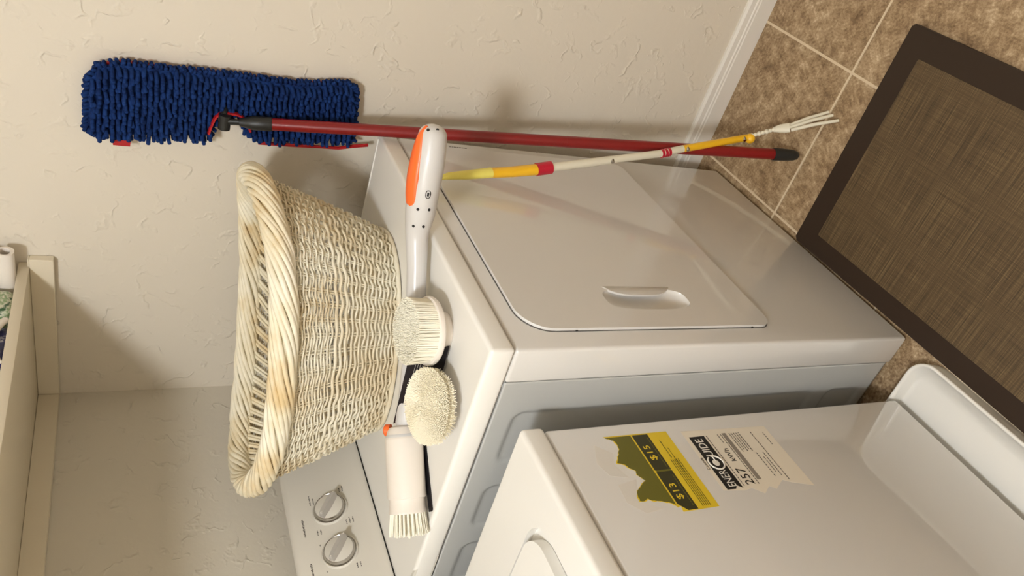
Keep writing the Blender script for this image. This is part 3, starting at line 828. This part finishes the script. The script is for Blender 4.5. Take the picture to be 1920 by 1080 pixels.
# ================================================================ long yellow and white reaching stick
SO = Vector((.43, -.265, 0))
st = empty('reaching_stick', tuple(SO), 0, 'long thin yellow and white plastic stick with forked end, leaning on the dryer door', 'stick')
def so(p): return Vector(p)-SO
def rod(name, pts, rr, m, parent=st, sides=16, lab=None):
    bm = bmesh.new(); tube(bm, [so(p) for p in pts], rr, sides=sides); o = new_obj(name, bm, m, parent, angle=50)
    if lab: o['label'] = lab
    return o
T = Vector((.4768, -.0150, .8600))
off = Vector((0, -.006, 0))
rod('handle_tip', [T+Vector((0, 0, .002)), (.4780, -.0200, .842), (.4798, -.0245, .806), (.4821, -.0310, .7639), (.4826, -.0325, .755)], [(.0040, .0040), (.0085, .0070), (.0120, .0090), (.0136, .0100), (.0136, .0102)], M_PALEYEL, lab='pale yellow flattened tip')
rod('grip', [(.4819, -.0305, .768), (.4838, -.0375, .711), (.4859, -.0463, .6575)], [(.0128, .0095), (.0128, .0105), (.0128, .0115)], M_YEL, lab='amber yellow grip')
rod('collar', [(.4859, -.0463, .6577), (.4878, -.0532, .6243)], .0132, M_REDBAND, lab='red collar')
rod('shaft', [(.4878, -.0532, .6245), (.4946, -.0801, .4860)], .0088, M_CREAMP)
rod('shaft', [(.4946, -.0801, .4900), (.5008, -.1042, .3636), (.5060, -.1190, .3062)], .0080, M_CREAMP)
bm = bmesh.new()
for k in range(3):
    a = Vector((.5008, -.1042, .3620)).lerp(Vector((.5025, -.1096, .3405)), k/2.6)
    tube(bm, [so(a), so(a+Vector((.0004, -.0013, -.0055)))], .0096, sides=16)
new_obj('ring_bands', bm, M_REDBAND, st, angle=50)
rod('lower_shaft', [(.5060, -.1190, .3062), (.5186, -.1593, .1300)], .0080, M_YEL, lab='amber yellow lower shaft')
for p in ((.4946, -.0801, .4860), (.4862, -.0463, .6640), (.5069, -.121, .298), (.5175, -.1560, .145)):
    bm = bmesh.new(); lathe(bm, [(0, .004), (.0035, .0035), (.0045, 0), (.0045, -.008), (0, -.008)], so(Vector(p)+Vector((-.0075, -.001, 0))), (-.9, .3, .1), 16)
    new_obj('rivet', bm, M_CHROME, st)
bm = bmesh.new(); bmesh.ops.create_uvsphere(bm, u_segments=20, v_segments=12, radius=.0115, matrix=Matrix.Translation(so((.5150, -.1590, .1260)))); new_obj('pivot_knob', bm, M_YEL, st)
bm = bmesh.new(); pts = [Vector((.5160, -.1660, .1240)), Vector((.4950, -.1961, .0900))]
for k in range(7):
    a = pts[0].lerp(pts[1], k/6.0)
    bmesh.ops.create_uvsphere(bm, u_segments=12, v_segments=8, radius=.0056 if k % 2 == 0 else .0046, matrix=Matrix.Translation(so(a)))
tube(bm, [so(pts[0]), so(pts[1])], .0036, sides=8)
new_obj('beaded_neck', bm, M_CREAMP, st)
fk = rod('fork', [(.4960, -.1950, .0915), (.4880, -.2030, .0830), (.4785, -.2102, .0750), (.4740, -.2140, .0710)], [(.0055, .0040), (.0095, .0050), (.0110, .0045), (.0105, .0040)], M_CREAMP)
for e in ((.4560, -.2690, .0040), (.4410, -.2690, .0040), (.4200, -.2665, .0040)):
    e = Vector(e); s0 = Vector((.4750, -.2120, .0720)) + Vector((e.x-.4390, e.y+.268, 0))*.42
    rod('tine', [s0, s0.lerp(e, .5)+Vector((.001, -.001, .002)), e], [.0042, .0042, .0036], M_CREAMP, fk, 8)

# ================================================================ things on the shelf
def plain(name, o, label, cat): tag(o, label, cat); return o
bm = bmesh.new(); P = [(0, 0, 0)]
oo = rrect(-.0155, -.0155, .0155, .0155, .0135, 6); ii = rrect(-.0115, -.0085, .0115, .0085, .0075, 6)
def ring(pts, y): return [bm.verts.new((x, y, z)) for x, z in pts]
r1, r2, r3, r4 = ring(oo, .30), ring(oo, 0), ring(ii, 0), ring(ii, .28)
for a, b in ((r1, r2), (r2, r3), (r3, r4)):
    for i in range(len(a)): bm.faces.new((a[i], a[(i+1) % len(a)], b[(i+1) % len(a)], b[i]))
bm.faces.new(r1); bm.faces.new(r4)
o = new_obj('plastic_tube', bm, M_WHITEP, None, angle=40); o.location = (.7310, .362, 1.6018); tag(o, 'hollow white plastic tube jutting past the shelf front, beside the wall', 'tube')
o2 = o.copy(); COL.objects.link(o2); o2.location = (.7330, .368, 1.6335); tag(o2, 'hollow white plastic tube on the shelf, upper of two stacked', 'tube')
def printed(name, stops, scale):
    m = mat(name, (200, 200, 190), .35, coat=.3); n = N(m); o = n.obj()
    n.color(n.ramp(n.noise(o, scale, 3, .6), stops)); return m
M_GRN = printed('printed_green_wrap', [(.36, lin((40, 84, 48))), (.44, lin((214, 214, 190))), (.52, lin((120, 150, 96))), (.60, lin((226, 220, 200))), (.66, lin((236, 112, 40)))], 38)
M_NAVY = printed('printed_navy_wrap', [(.40, lin((26, 26, 74))), (.62, lin((40, 44, 110))), (.70, lin((190, 190, 200)))], 50)
bm = bmesh.new(); box(bm, (-.037, 0, 0), (.037, .12, .16), .014, 4)
o = new_obj('printed_pack', bm, M_GRN, None, angle=60); o.location = (.667, .433, 1.5862); tag(o, 'green and orange printed pack at the shelf edge, beside the white tubes', 'pack')
tb = empty('detergent_tub', (.548, .50, 1.5862), 0, 'navy tub with white rim lying near the shelf edge', 'tub')
bm = bmesh.new(); prism(bm, rrect(-.062, -.056, .066, .07, .03, 8), lambda u, v, h: (u, v, h), .002, .15, .01, 3); new_obj('tub_body', bm, M_NAVY, tb, angle=50)
bm = bmesh.new(); PP = []
for i in range(13):
    t = -1+2*i/12; PP.append((.060*t-.002, -.066-.006*(1-t*t), .0075+.0135*(1-t*t)))
tube(bm, PP, [(.006, .0068)]*13, sides=12); new_obj('white_rim', bm, M_WHITEP, tb, angle=60)
bm = bmesh.new(); box(bm, (-.03, 0, 0), (.03, .08, .12), .006, 3)
o = new_obj('small_box', bm, printed('black_orange_print', [(.45, lin((24, 22, 20))), (.6, lin((210, 110, 40)))], 30), None, angle=50); o.location = (.40, .47, 1.5862); tag(o, 'small black and orange box on the shelf left of the navy tub', 'box')
